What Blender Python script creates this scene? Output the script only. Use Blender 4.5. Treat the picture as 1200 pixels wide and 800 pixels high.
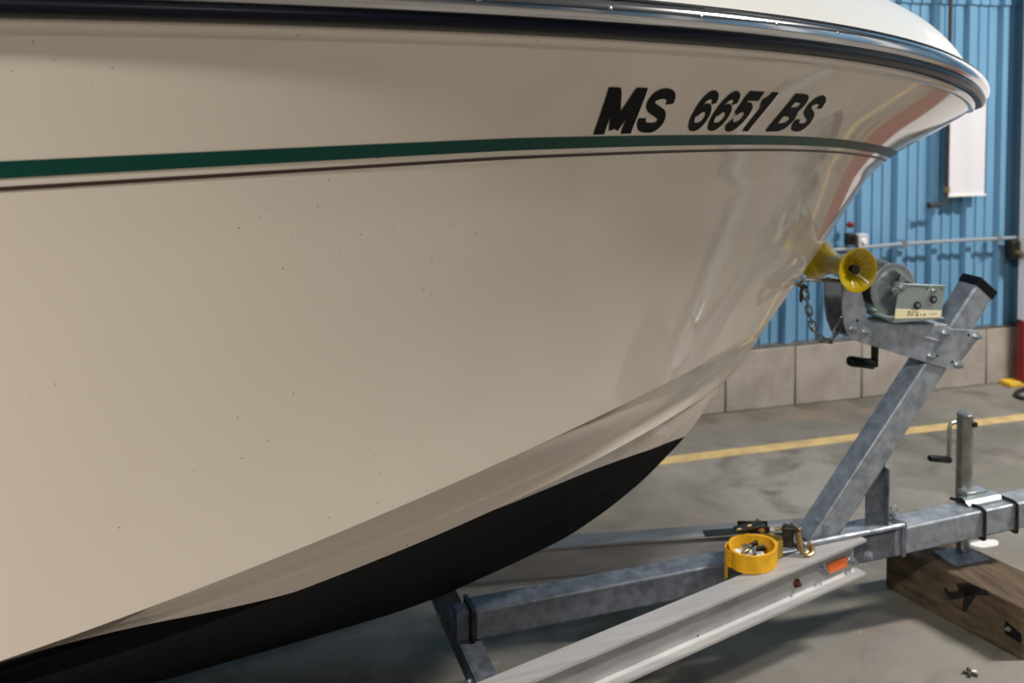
import bpy, bmesh, math, random
import numpy as np
from mathutils import Vector, Matrix

random.seed(7)
scene = bpy.context.scene
C = scene.collection
for o in list(bpy.data.objects):
    bpy.data.objects.remove(o)

# ------------------------------------------------------------------ camera
cam_d = bpy.data.cameras.new('camera')
cam = bpy.data.objects.new('camera', cam_d)
C.objects.link(cam)
cam.location = (0, 0, 1.62)
cam.rotation_euler = (math.radians(87.5), 0, math.radians(-17.1))
cam_d.sensor_width = 36.0
cam_d.lens = 35.01
cam_d.shift_y = -0.2075
cam_d.clip_start = 0.05
cam_d.dof.use_dof = True
cam_d.dof.focus_distance = 1.85
cam_d.dof.aperture_fstop = 4.2
scene.camera = cam

# ------------------------------------------------------------------ world, exposure
world = bpy.data.worlds.new('world')
scene.world = world
world.use_nodes = True
world.node_tree.nodes['Background'].inputs[0].default_value = (0.75, 0.78, 0.85, 1)
world.node_tree.nodes['Background'].inputs[1].default_value = 0.02
vs = scene.view_settings
vs.view_transform = 'Standard'
vs.look = 'None'
vs.gamma = 1.0
vs.use_curve_mapping = False
vs.exposure = 0.12
LAMP_WATTS = 214.0         # power of one ceiling lamp
LAMP_COLOUR = (1, .962, .912)
CEIL = 4.7

# ------------------------------------------------------------------ materials
def lin(c):
    return tuple(((x/255)/12.92 if x/255 <= .04045 else ((x/255+.055)/1.055)**2.4) for x in c) + (1,)

MATS = {}
def mat(name, col, rough=.5, metal=0., noise=None, scale=8., bump=0., bump_scale=60., coat=0., spec=.5,
        rough_var=0., stretch=(1, 1, 1), detail=6., lo=.35, hi=.65):
    """principled material; 'noise' is a second colour mixed in by a noise field in object space"""
    m = bpy.data.materials.new(name)
    m.use_nodes = True
    nt = m.node_tree
    b = nt.nodes['Principled BSDF']
    b.inputs['Base Color'].default_value = lin(col)
    b.inputs['Roughness'].default_value = rough
    b.inputs['Metallic'].default_value = metal
    b.inputs['Coat Weight'].default_value = coat
    b.inputs['Coat Roughness'].default_value = .04
    b.inputs['Specular IOR Level'].default_value = spec
    if noise or bump or rough_var:
        tc = nt.nodes.new('ShaderNodeTexCoord')
        mp = nt.nodes.new('ShaderNodeMapping')
        mp.inputs['Scale'].default_value = stretch
        nt.links.new(tc.outputs['Object'], mp.inputs['Vector'])
        n = nt.nodes.new('ShaderNodeTexNoise')
        n.inputs['Scale'].default_value = scale
        n.inputs['Detail'].default_value = detail
        n.inputs['Roughness'].default_value = .6
        nt.links.new(mp.outputs[0], n.inputs['Vector'])
        mr = nt.nodes.new('ShaderNodeMapRange')
        mr.inputs['From Min'].default_value = lo
        mr.inputs['From Max'].default_value = hi
        nt.links.new(n.outputs['Fac'], mr.inputs['Value'])
        if noise:
            mx = nt.nodes.new('ShaderNodeMix')
            mx.data_type = 'RGBA'
            mx.inputs['A'].default_value = lin(col)
            mx.inputs['B'].default_value = lin(noise)
            nt.links.new(mr.outputs[0], mx.inputs['Factor'])
            nt.links.new(mx.outputs['Result'], b.inputs['Base Color'])
        if rough_var:
            r = nt.nodes.new('ShaderNodeMapRange')
            r.inputs['To Min'].default_value = rough
            r.inputs['To Max'].default_value = rough + rough_var
            nt.links.new(mr.outputs[0], r.inputs['Value'])
            nt.links.new(r.outputs[0], b.inputs['Roughness'])
        if bump:
            n2 = nt.nodes.new('ShaderNodeTexNoise')
            n2.inputs['Scale'].default_value = bump_scale
            n2.inputs['Detail'].default_value = 4
            nt.links.new(mp.outputs[0], n2.inputs['Vector'])
            bp = nt.nodes.new('ShaderNodeBump')
            bp.inputs['Strength'].default_value = bump
            bp.inputs['Distance'].default_value = .004
            nt.links.new(n2.outputs['Fac'], bp.inputs['Height'])
            nt.links.new(bp.outputs[0], b.inputs['Normal'])
    MATS[name] = m
    return m

def galvanised(name, c1, c2, rough=.45, metal=.55):
    """zinc spangle: voronoi cells of slightly different grey"""
    m = mat(name, c1, rough, metal, noise=c2, scale=26, bump=.08, bump_scale=120)
    nt = m.node_tree
    tc = nt.nodes['Texture Coordinate']
    v = nt.nodes.new('ShaderNodeTexVoronoi')
    v.inputs['Scale'].default_value = 70
    nt.links.new(tc.outputs['Object'], v.inputs['Vector'])
    bw = nt.nodes.new('ShaderNodeRGBToBW')
    nt.links.new(v.outputs['Color'], bw.inputs[0])
    mr = nt.nodes.new('ShaderNodeMapRange')
    mr.inputs['To Min'].default_value = rough - .1
    mr.inputs['To Max'].default_value = rough + .18
    nt.links.new(bw.outputs[0], mr.inputs['Value'])
    nt.links.new(mr.outputs[0], nt.nodes['Principled BSDF'].inputs['Roughness'])
    return m

def emit(name, col, strength):
    m = bpy.data.materials.new(name)
    m.use_nodes = True
    b = m.node_tree.nodes['Principled BSDF']
    b.inputs['Base Color'].default_value = (.8, .8, .8, 1)
    b.inputs['Emission Color'].default_value = col
    b.inputs['Emission Strength'].default_value = strength
    MATS[name] = m
    return m

def gelcoat(name, col, speck):
    """glossy cream gelcoat with scattered tiny dark dirt specks"""
    m = mat(name, col, .045, 0, coat=.0, spec=.5)
    nt = m.node_tree
    b = nt.nodes['Principled BSDF']
    tc = nt.nodes.new('ShaderNodeTexCoord')
    vo = nt.nodes.new('ShaderNodeTexVoronoi')
    vo.inputs['Scale'].default_value = 62
    nt.links.new(tc.outputs['Object'], vo.inputs['Vector'])
    lt = nt.nodes.new('ShaderNodeMath'); lt.operation = 'LESS_THAN'
    lt.inputs[1].default_value = .085
    nt.links.new(vo.outputs['Distance'], lt.inputs[0])
    no = nt.nodes.new('ShaderNodeTexNoise')
    no.inputs['Scale'].default_value = 3.2
    no.inputs['Detail'].default_value = 3
    nt.links.new(tc.outputs['Object'], no.inputs['Vector'])
    g1 = nt.nodes.new('ShaderNodeMath'); g1.operation = 'GREATER_THAN'
    g1.inputs[1].default_value = .55
    nt.links.new(no.outputs['Fac'], g1.inputs[0])
    bw = nt.nodes.new('ShaderNodeRGBToBW')
    nt.links.new(vo.outputs['Color'], bw.inputs[0])
    g2 = nt.nodes.new('ShaderNodeMath'); g2.operation = 'GREATER_THAN'
    g2.inputs[1].default_value = .52
    nt.links.new(bw.outputs[0], g2.inputs[0])
    m1 = nt.nodes.new('ShaderNodeMath'); m1.operation = 'MULTIPLY'
    m2 = nt.nodes.new('ShaderNodeMath'); m2.operation = 'MULTIPLY'
    nt.links.new(lt.outputs[0], m1.inputs[0]); nt.links.new(g1.outputs[0], m1.inputs[1])
    nt.links.new(m1.outputs[0], m2.inputs[0]); nt.links.new(g2.outputs[0], m2.inputs[1])
    mx = nt.nodes.new('ShaderNodeMix'); mx.data_type = 'RGBA'
    mx.inputs['A'].default_value = lin(col)
    mx.inputs['B'].default_value = lin(speck)
    nt.links.new(m2.outputs[0], mx.inputs['Factor'])
    nt.links.new(mx.outputs['Result'], b.inputs['Base Color'])
    return m

gelcoat('gelcoat', (216, 203, 188), (130, 115, 100))
mat('deck_white', (224, 220, 212), .25, coat=.2)
mat('bottom_paint', (7, 7, 8), .6, bump=.1, bump_scale=150, spec=.12)
mat('stripe_green', (4, 64, 54), .3, spec=.2)
mat('stripe_brown', (52, 34, 22), .35)
mat('vinyl_black', (7, 7, 8), .5, spec=.1)
mat('rail_navy', (8, 11, 22), .3, spec=.18)
mat('chrome', (205, 205, 208), .12, 1.)
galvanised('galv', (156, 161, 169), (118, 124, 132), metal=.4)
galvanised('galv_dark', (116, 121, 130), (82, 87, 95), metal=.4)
mat('aluminium', (174, 172, 171), .55, .15, noise=(150, 148, 148), scale=6, stretch=(.4, 4, 4), bump=.03, bump_scale=200)
mat('zinc', (190, 196, 200), .3, .85, noise=(160, 168, 172), scale=10)
mat('zinc_green', (168, 180, 176), .35, .55, noise=(150, 164, 162), scale=12)
mat('gold_zinc', (196, 172, 128), .32, .85, noise=(140, 112, 76), scale=40)
mat('steel_dark', (70, 66, 60), .45, .8, noise=(44, 40, 36), scale=50)
mat('steel', (150, 150, 146), .35, .8, noise=(124, 123, 118), scale=20)
mat('rust', (96, 52, 26), .8, .2, noise=(60, 34, 20), scale=90)
mat('black_plastic', (10, 10, 11), .5, bump=.1, bump_scale=200, spec=.2)
mat('rubber', (22, 22, 23), .7)
mat('label_cream', (226, 217, 176), .5)
mat('ink', (70, 60, 40), .6)
mat('webbing', (226, 170, 10), .75, noise=(202, 146, 6), scale=30, bump=.3, bump_scale=400)
mat('webbing_olive', (150, 124, 36), .8, noise=(110, 92, 40), scale=60, bump=.3, bump_scale=400)
mat('webbing_dark', (60, 58, 52), .8, bump=.3, bump_scale=400)
mat('orange', (226, 104, 12), .25, coat=.5, bump=.2, bump_scale=260)
mat('wood', (96, 79, 59), .9, noise=(56, 44, 31), scale=5, stretch=(9, 1, 9), bump=.5, bump_scale=14, detail=8)
mat('wood_paint', (14, 13, 12), .6)
def concrete_floor():
    """worn slab: broad tone patches, darker stains, fine speckle"""
    m = mat('concrete', (130, 125, 117), .5, noise=(94, 90, 83), scale=1.1, bump=.10, bump_scale=22, rough_var=.3, detail=10, lo=.36, hi=.64)
    nt = m.node_tree; b = nt.nodes['Principled BSDF']
    tc = nt.nodes['Texture Coordinate']
    prev = b.inputs['Base Color'].links[0].from_socket
    for sc, lo, hi, col, am in ((4.5, .52, .68, (80, 74, 66), .8), (2.3, .56, .70, (124, 108, 94), .7), (1.7, .54, .62, (92, 91, 80), .6), (13., .60, .75, (96, 90, 80), .5), (60., .68, .74, (190, 184, 174), .35)):
        n = nt.nodes.new('ShaderNodeTexNoise'); n.inputs['Scale'].default_value = sc; n.inputs['Detail'].default_value = 7
        n.inputs['Distortion'].default_value = .6
        nt.links.new(tc.outputs['Object'], n.inputs['Vector'])
        r = nt.nodes.new('ShaderNodeMapRange'); r.inputs['From Min'].default_value = lo; r.inputs['From Max'].default_value = hi
        r.inputs['To Max'].default_value = am
        nt.links.new(n.outputs['Fac'], r.inputs['Value'])
        mx = nt.nodes.new('ShaderNodeMix'); mx.data_type = 'RGBA'
        nt.links.new(r.outputs[0], mx.inputs['Factor']); nt.links.new(prev, mx.inputs['A'])
        mx.inputs['B'].default_value = lin(col)
        prev = mx.outputs['Result']
    nt.links.new(prev, b.inputs['Base Color'])
concrete_floor()
mat('curb', (168, 159, 150), .9, noise=(140, 131, 122), scale=5, bump=.5, bump_scale=40, detail=9)
mat('mortar', (140, 132, 124), .95)
mat('wall_blue', (112, 154, 184), .4, noise=(96, 140, 172), scale=2.5, stretch=(1, 1, .3))
mat('wall_grey', (140, 141, 140), .8)
mat('wall_other', (104, 128, 146), .6)
mat('ceiling_white', (150, 150, 148), .9)
mat('yellow_paint', (192, 164, 108), .7, noise=(158, 136, 96), scale=9)
mat('yellow_bright', (222, 180, 50), .6, noise=(190, 150, 50), scale=12)
mat('red_paint', (124, 22, 30), .5)
mat('white_paint', (226, 224, 226), .5)
mat('sheet_white', (206, 203, 208), .6)
mat('conduit', (160, 166, 172), .4, .5)
mat('pipe_dark', (58, 52, 50), .5, .4)
mat('box_grey', (176, 180, 186), .45)
mat('debris', (60, 56, 50), .9)
mat('pale_mark', (214, 214, 210), .8)
emit('lamp_diffuser', (1, .96, .90, 1), 6.0)

def roller_material():
    m = mat('roller_yellow', (206, 178, 4), .2, coat=.3)
    b = m.node_tree.nodes['Principled BSDF']
    b.inputs['Transmission Weight'].default_value = .35
    b.inputs['Subsurface Weight'].default_value = .3
    b.inputs['Subsurface Radius'].default_value = (.03, .02, .002)
    b.inputs['Subsurface Scale'].default_value = .5
roller_material()

# ------------------------------------------------------------------ building helpers
WORLD = {}       # world position of each object's origin

def link(o, parent=None):
    C.objects.link(o)
    if parent is not None:
        o.parent = parent

def empty(name, loc, label=None, cat=None, group=None):
    o = bpy.data.objects.new(name, None)
    o.empty_display_size = .05
    o.location = loc
    link(o)
    WORLD[o] = Vector(loc)
    tag(o, label, cat, group)
    return o

def tag(o, label=None, cat=None, group=None, kind=None):
    if label: o['label'] = label
    if cat: o['category'] = cat
    if group: o['group'] = group
    if kind: o['kind'] = kind
    return o

def finish(name, me, material, parent=None, bevel=0., sharp=35, smooth=True, origin=None):
    """me is in world coordinates: move its origin to its own centre and parent it"""
    n = len(me.vertices)
    co = np.empty(n*3); me.vertices.foreach_get('co', co); co = co.reshape(-1, 3)
    if origin is None:
        origin = (co.min(0)+co.max(0))/2
    origin = np.array(origin, float)
    me.vertices.foreach_set('co', (co-origin).ravel())
    if isinstance(material, str):
        me.materials.append(MATS[material])
    if smooth:
        me.polygons.foreach_set('use_smooth', [True]*len(me.polygons))
        me.set_sharp_from_angle(angle=math.radians(sharp))
    me.update()
    o = bpy.data.objects.new(name, me)
    pw = WORLD[parent] if parent is not None else Vector((0, 0, 0))
    o.location = Vector(origin) - pw
    link(o, parent)
    WORLD[o] = Vector(origin)
    if bevel:
        md = o.modifiers.new('bevel', 'BEVEL')
        md.width = bevel; md.segments = 2; md.limit_method = 'ANGLE'
        md.angle_limit = math.radians(40)
    return o

class MB:
    """mesh builder in world coordinates"""
    def __init__(s): s.v = []; s.f = []
    def add(s, vs_, fs_):
        b = len(s.v)
        s.v += [tuple(float(c) for c in p) for p in vs_]
        s.f += [tuple(i+b for i in f) for f in fs_]
        return s
    def box(s, lo, hi):
        x0, y0, z0 = lo; x1, y1, z1 = hi
        return s.add([(x0,y0,z0),(x1,y0,z0),(x1,y1,z0),(x0,y1,z0),(x0,y0,z1),(x1,y0,z1),(x1,y1,z1),(x0,y1,z1)],
                     [(0,3,2,1),(4,5,6,7),(0,1,5,4),(1,2,6,5),(2,3,7,6),(3,0,4,7)])
    def hexa(s, p):      # 8 points: bottom 4, top 4
        return s.add(p, [(0,3,2,1),(4,5,6,7),(0,1,5,4),(1,2,6,5),(2,3,7,6),(3,0,4,7)])
    def obox(s, c, ax, ay, az, sx, sy, sz):   # oriented box about centre
        c, ax, ay, az = (Vector(q) for q in (c, ax, ay, az))
        P = []
        for k in (-1, 1):
            for i, j in ((-1,-1),(1,-1),(1,1),(-1,1)):
                P.append(c+ax*(i*sx/2)+ay*(j*sy/2)+az*(k*sz/2))
        return s.hexa(P)
    def beam(s, a, b, w, h, up=(0,0,1)):      # rectangular bar from a to b
        a, b = Vector(a), Vector(b)
        d = (b-a); L = d.length; d.normalize()
        y = Vector(up).cross(d).normalized(); z = d.cross(y)
        return s.obox((a+b)/2, d, y, z, L, w, h)
    def cyl(s, a, b, r0, r1=None, n=16, caps=True, turn=0.):
        a, b = Vector(a), Vector(b)
        r1 = r0 if r1 is None else r1
        d = (b-a).normalized()
        t = Vector((0,0,1)) if abs(d.z) < .9 else Vector((1,0,0))
        x = d.cross(t).normalized(); y = d.cross(x)
        P = []
        for q, r in ((a, r0), (b, r1)):
            for i in range(n):
                an = 2*math.pi*i/n+turn
                P.append(q+x*(r*math.cos(an))+y*(r*math.sin(an)))
        F = [(i, (i+1) % n, n+(i+1) % n, n+i) for i in range(n)]
        if caps: F += [tuple(range(n))[::-1], tuple(range(n, 2*n))]
        return s.add(P, F)
    def tube(s, pts, r, n=10, closed=False):
        pts = [Vector(p) for p in pts]
        m = len(pts); rings = []
        prev = None
        for i in range(m):
            if closed: d = (pts[(i+1) % m]-pts[i-1]).normalized()
            else: d = (pts[min(i+1, m-1)]-pts[max(i-1, 0)]).normalized()
            if prev is None:
                t = Vector((0,0,1)) if abs(d.z) < .9 else Vector((1,0,0))
                x = d.cross(t).normalized()
            else:
                x = (prev-d*prev.dot(d)).normalized()
            prev = x; y = d.cross(x)
            rings.append([pts[i]+x*(r*math.cos(2*math.pi*k/n))+y*(r*math.sin(2*math.pi*k/n)) for k in range(n)])
        P = [p for rg in rings for p in rg]; F = []
        for i in range(m if closed else m-1):
            j = (i+1) % m
            for k in range(n):
                F.append((i*n+k, i*n+(k+1) % n, j*n+(k+1) % n, j*n+k))
        if not closed: F += [tuple(range(n))[::-1], tuple(range((m-1)*n, m*n))]
        return s.add(P, F)
    def lathe(s, prof, o, d, n=32):           # prof: list of (along, radius), closed ring if first==last
        o, d = Vector(o), Vector(d).normalized()
        t = Vector((0,0,1)) if abs(d.z) < .9 else Vector((1,0,0))
        x = d.cross(t).normalized(); y = d.cross(x)
        P = []; F = []
        for (h, r) in prof:
            for i in range(n):
                an = 2*math.pi*i/n
                P.append(o+d*h+x*(r*math.cos(an))+y*(r*math.sin(an)))
        for k in range(len(prof)-1):
            for i in range(n):
                F.append((k*n+i, k*n+(i+1) % n, (k+1)*n+(i+1) % n, (k+1)*n+i))
        return s.add(P, F)
    def prism(s, outline, f, t0, t1):         # outline 2-D, f(a,b,t)->xyz
        n = len(outline)
        P = [f(a, b, t0) for a, b in outline]+[f(a, b, t1) for a, b in outline]
        F = [(i, (i+1) % n, n+(i+1) % n, n+i) for i in range(n)]
        F += [tuple(range(n))[::-1], tuple(range(n, 2*n))]
        return s.add(P, F)
    def grid(s, rows, flip=False):            # rows: list of equal-length point lists
        m, n = len(rows), len(rows[0])
        P = [p for r in rows for p in r]; F = []
        for i in range(m-1):
            for j in range(n-1):
                q = (i*n+j, i*n+j+1, (i+1)*n+j+1, (i+1)*n+j)
                F.append(q[::-1] if flip else q)
        return s.add(P, F)
    def mesh(s, name, merge=0.):
        me = bpy.data.meshes.new(name)
        me.from_pydata(s.v, [], s.f)
        bm = bmesh.new(); bm.from_mesh(me)
        if merge: bmesh.ops.remove_doubles(bm, verts=bm.verts, dist=merge)
        bmesh.ops.recalc_face_normals(bm, faces=bm.faces)
        bm.to_mesh(me); bm.free()
        return me
    def build(s, name, material, parent=None, bevel=0., sharp=35, merge=0., **k):
        return finish(name, s.mesh(name, merge), material, parent, bevel, sharp, **k)

def hexbolt(parent, p, d, r=.009, h=.008, material='zinc', name='bolt', washer=True):
    p, d = Vector(p), Vector(d).normalized()
    m = MB()
    if washer: m.cyl(p, p+d*.002, r*1.45, n=14)
    m.cyl(p+d*.002, p+d*(.002+h), r, n=6)
    m.cyl(p+d*(.002+h), p+d*(.006+h*1.5), r*.5, n=8)
    return m.build(name, material, parent)

# ================================================================== THE ROOM
X0, X1, Y0, Y1 = -7.0, 8.0, -6.0, 4.34
def struct(o, label=None): return tag(o, label, kind='structure')

floor = struct(MB().box((X0, Y0, -.1), (X1, Y1+.2, 0)).build('floor', 'concrete', origin=(0, 0, 0)))
struct(MB().box((X0, Y0, CEIL), (X1, Y1+.2, CEIL+.1)).build('ceiling', 'ceiling_white', origin=(0, 0, CEIL)))
struct(MB().box((X0-.1, Y0, 0), (X0, Y1+.2, CEIL)).build('wall_left', 'wall_grey'))
struct(MB().box((X0, Y0-.1, 0), (X1, Y0, CEIL)).build('wall_front', 'wall_grey'))
struct(MB().box((X1, Y0, 0), (X1+.1, Y1+.2, CEIL)).build('wall_right', 'wall_other'))

# back wall: a backing, a course of concrete blocks, corrugated steel sheets
wall = struct(MB().box((X0, Y1+.06, 0), (X1, Y1+.2, CEIL)).build('wall_back', 'wall_other'))
MB().box((X0, Y1+.012, 0), (X1, Y1+.06, .3)).build('mortar_bed', 'mortar', wall)
BL = .3955
k0 = int((X0-2.8357)/BL)
blk = None
for k in range(k0, k0+200):
    x = 2.8357+k*BL
    if x+BL > X1: break
    if blk is None:
        blk = MB().box((x+.003, Y1, .0), (x+BL-.003, Y1+.05, .305)).build('concrete_block', 'curb', wall, bevel=.006)
        bx0, bloc = x, blk.location.copy()
    else:
        o = blk.copy(); C.objects.link(o)
        o.location = (bloc.x+x-bx0, bloc.y, bloc.z)
MB().box((X0, Y1+.001, .305), (X1, Y1+.05, .318)).build('base_flashing', 'steel', wall)

RP = .2195                     # spacing of the big ribs
def rib_profile(n):
    """(x, depth) of n rib periods: a big trapezoid rib and two shallow ones"""
    out = []
    for i in range(n):
        b = i*RP
        out += [(b, 0), (b+.010, .036), (b+.046, .036), (b+.058, 0),
                (b+.094, 0), (b+.098, .009), (b+.114, .009), (b+.118, 0),
                (b+.156, 0), (b+.160, .009), (b+.176, .009), (b+.180, 0)]
    out.append((n*RP, 0))
    return out
def sheet(x, n, z0, z1, y, name):
    pr = rib_profile(n)
    m = MB()
    m.grid([[(x+a, y-d, z0) for a, d in pr], [(x+a, y-d, z1) for a, d in pr]])
    m.grid([[(x+a, y-d, z1) for a, d in pr], [(x+a, y-d+.002, z1) for a, d in pr]])
    m.grid([[(x+a, y-d+.002, z1) for a, d in pr], [(x+a, y-d+.002, z0) for a, d in pr]])
    m.grid([[(x+a, y-d+.002, z0) for a, d in pr], [(x+a, y-d, z0) for a, d in pr]])
    return m.build(name, 'wall_blue', wall, merge=1e-5, smooth=False)
NP = 4
xs0 = 3.4615-.027-RP*NP*11
low = sheet(xs0, NP, .316, 2.10, Y1+.051, 'wall_sheet')
upp = sheet(xs0, NP, 2.05, CEIL, Y1+.040, 'wall_sheet')
for k in range(1, 17):
    if xs0+(k+1)*RP*NP > X1: break
    for src in (low, upp):
        o = src.copy(); C.objects.link(o)
        o.location = src.location+Vector((k*RP*NP, 0, 0))

# painted floor line
MB().box((X0, 3.82, 0), (X1, 3.895, .0012)).build('painted_line', 'yellow_paint', floor)
# pale paint spot on the floor, behind the tongue
m = MB()
pts = [(2.618+.055*math.cos(a)*(1+.15*math.sin(3*a)), 2.811+.03*math.sin(a)*(1+.2*math.cos(2*a))) for a in np.linspace(0, 2*math.pi, 18)[:-1]]
m.prism(pts, lambda a, b, t: (a, b, t), .0003, .0012)
m.build('paint_spot', 'pale_mark', floor)

# ---------------------------------------------------------------- things on the back wall
def wall_thing(name, x, z, label, cat):
    return empty(name, (x, Y1, z), label, cat)

t = wall_thing('electrical_conduit', 3.1, .79, 'thin grey conduit running along the blue steel wall', 'conduit')
pts = [(X0+1, Y1-.03, .79), (2.9, Y1-.03, .785), (3.1, Y1-.03, .79), (3.4, Y1-.035, .80), (3.8, Y1-.035, .803), (4.5, Y1-.035, .798)]
MB().tube(pts, .0095, 10).build('pipe', 'conduit', t)
for x in (2.4, 3.45, 4.05):
    MB().box((x-.012, Y1-.046, .775), (x+.012, Y1-.001, .783)).box((x-.012, Y1-.046, .783), (x+.012, Y1-.043, .812)).box((x-.012, Y1-.046, .812), (x+.012, Y1-.001, .819)).build('clip', 'zinc', t)
t = wall_thing('junction_box', 3.185, .83, 'small grey electrical box with a white face on the conduit', 'box')
MB().box((3.155, Y1-.062, .795), (3.215, Y1-.012, .865)).build('housing', 'box_grey', t, bevel=.004)
MB().cyl((3.185, Y1-.062, .83), (3.185, Y1-.072, .83), .017, .012, 16).build('cover_knob', 'white_paint', t)
t = wall_thing('switch_box', 3.12, .84, 'small dark switch box left of the grey junction box', 'box')
MB().box((3.10, Y1-.055, .81), (3.145, Y1-.012, .87)).build('housing', 'steel_dark', t, bevel=.004)
MB().box((3.115, Y1-.062, .83), (3.13, Y1-.055, .85)).build('toggle', 'black_plastic', t)
t = wall_thing('red_cap', 3.137, .91, 'small red cap on the blue wall above the boxes', 'cap')
MB().cyl((3.137, Y1-.005, .91), (3.137, Y1-.03, .91), .017, .014, 16).build('cap', 'red_paint', t, bevel=.003)
MB().cyl((3.137, Y1-.03, .91), (3.137, Y1-.036, .91), .007, .006, 10).build('button', 'red_paint', t)
t = wall_thing('drop_pipe', 3.70, 1.0, 'dark vertical pipe with an elbow beside the white sheet', 'pipe')
pts = [(3.70, Y1-.05, 2.6), (3.698, Y1-.05, 1.05), (3.694, Y1-.05, 1.02), (3.68, Y1-.05, 1.003), (3.655, Y1-.05, .998), (3.60, Y1-.05, .997)]
MB().tube(pts, .0105, 10).build('pipe', 'pipe_dark', t)
MB().cyl((3.697, Y1-.05, 1.06), (3.697, Y1-.05, 1.09), .016, n=12).build('coupling', 'gold_zinc', t)
MB().cyl((3.60, Y1-.05, .997), (3.585, Y1-.05, .997), .016, n=12).build('end_cap', 'pipe_dark', t)
t = wall_thing('white_sheet', 3.83, 1.05, 'white sheet fixed to the blue wall below the bow tip', 'sheet')
rows = []
for z in np.linspace(1.04, 1.60, 9):
    rows.append([(x, Y1-.036-.004*math.sin(x*40+z*3), z) for x in np.linspace(3.712, 3.955, 16)])
m = MB().grid(rows); m.grid([[(x, y+.003, z) for x, y, z in r] for r in rows], True)
m.build('sheet', 'sheet_white', t)
MB().box((3.712, Y1-.046, 1.036), (3.955, Y1-.030, 1.046)).build('tape', 'pale_mark', t)
t = wall_thing('hose_bracket', 4.16, .73, 'dark wall bracket with a tan knob left of the white door', 'bracket')
MB().box((4.115, Y1-.07, .69), (4.165, Y1-.012, .79)).build('plate', 'steel_dark', t, bevel=.006)
MB().cyl((4.148, Y1-.07, .72), (4.148, Y1-.10, .72), .018, .014, 14).build('knob', 'wood', t)
t = empty('sliding_door', (4.9, Y1-.07, 0), 'white door with a dark red lower panel at the right wall', 'door')
MB().box((4.172, Y1-.10, .03), (5.9, Y1-.05, .355)).build('lower_panel', 'red_paint', t, bevel=.004)
MB().box((4.172, Y1-.10, .36), (5.9, Y1-.05, 2.5)).build('upper_panel', 'white_paint', t, bevel=.004)
MB().box((4.9, Y1-.13, 1.0), (4.93, Y1-.10, 1.15)).build('handle', 'steel_dark', t, bevel=.004)
t = MB().box((4.10, Y1-.09, 0), (5.9, Y1-.012, .028)).build('yellow_kerb', 'yellow_bright', bevel=.006)
tag(t, 'yellow painted kerb on the floor below the red panel', 'kerb')
pts = [(4.30+.30*math.cos(a), 4.09+.115*math.sin(a), .012) for a in np.linspace(.5, 2*math.pi-.2, 40)]
t = MB().tube(pts, .011, 8).build('floor_hose', 'rubber')
tag(t, 'loop of black hose on the floor by the yellow kerb', 'hose')
# scrap on the floor near the camera
t = empty('scrap_bit', (1.993, 2.185, 0), 'small crumb of dark debris on the floor near the wooden block', 'debris')
for i in range(5):
    a = i*1.3
    MB().obox((1.993+.012*math.cos(a), 2.185+.01*math.sin(a), .004+.002*(i % 2)), Vector((math.cos(a), math.sin(a), 0)), Vector((-math.sin(a), math.cos(a), 0)), (0, 0, 1), .016, .007, .008).build('fragment', 'debris' if i else 'pale_mark', t)

# ---------------------------------------------------------------- ceiling lamps
LAMPS = [(-1.9, -1.35, 1.3, 'above the hull, on the camera side'), (4.7, 1.5, 1.55, 'above the far end of the trailer tongue'),
         (1.6, -3.6, .45, 'behind the camera'), (-1.0, 3.7, .55, 'by the blue wall, added to light the floor under the boat')]  # the last lamp is an unseen addition that lightens the floor under the boat
for x, y, k, where in LAMPS:
    t = empty('ceiling_lamp', (x, y, CEIL), 'long white strip lamp hung '+where, 'lamp', 'ceiling strip lamps')
    z = 4.2
    MB().box((x-.65, y-.17, z), (x+.65, y+.17, z+.06)).build('housing', 'white_paint', t, bevel=.005)
    MB().box((x-.62, y-.15, z-.02), (x+.62, y+.15, z-.001)).build('diffuser', 'lamp_diffuser', t)
    for s in (-.5, .5):
        MB().cyl((x+s, y, z+.06), (x+s, y, CEIL), .006, n=8).build('hanger_rod', 'steel', t)
    ld = bpy.data.lights.new('tube_light', 'AREA')
    ld.shape = 'RECTANGLE'; ld.size = 1.24; ld.size_y = .30
    ld.energy = LAMP_WATTS*k; ld.color = LAMP_COLOUR
    lo = bpy.data.objects.new('tube_light', ld)
    lo.location = (0, 0, z-.022-CEIL)
    link(lo, t)
# unseen strips added to the right-hand wall for the bow to reflect
for k in range(9):
    y = -5.2+k*1.05
    MB().box((X1-.05, y, .3 if k % 3 else 0), (X1-.001, y+(.55 if k % 2 else .8), 3.6)).build('reflection_panel', 'white_paint' if k % 2 else 'wall_blue', bpy.data.objects['wall_right'])

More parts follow.
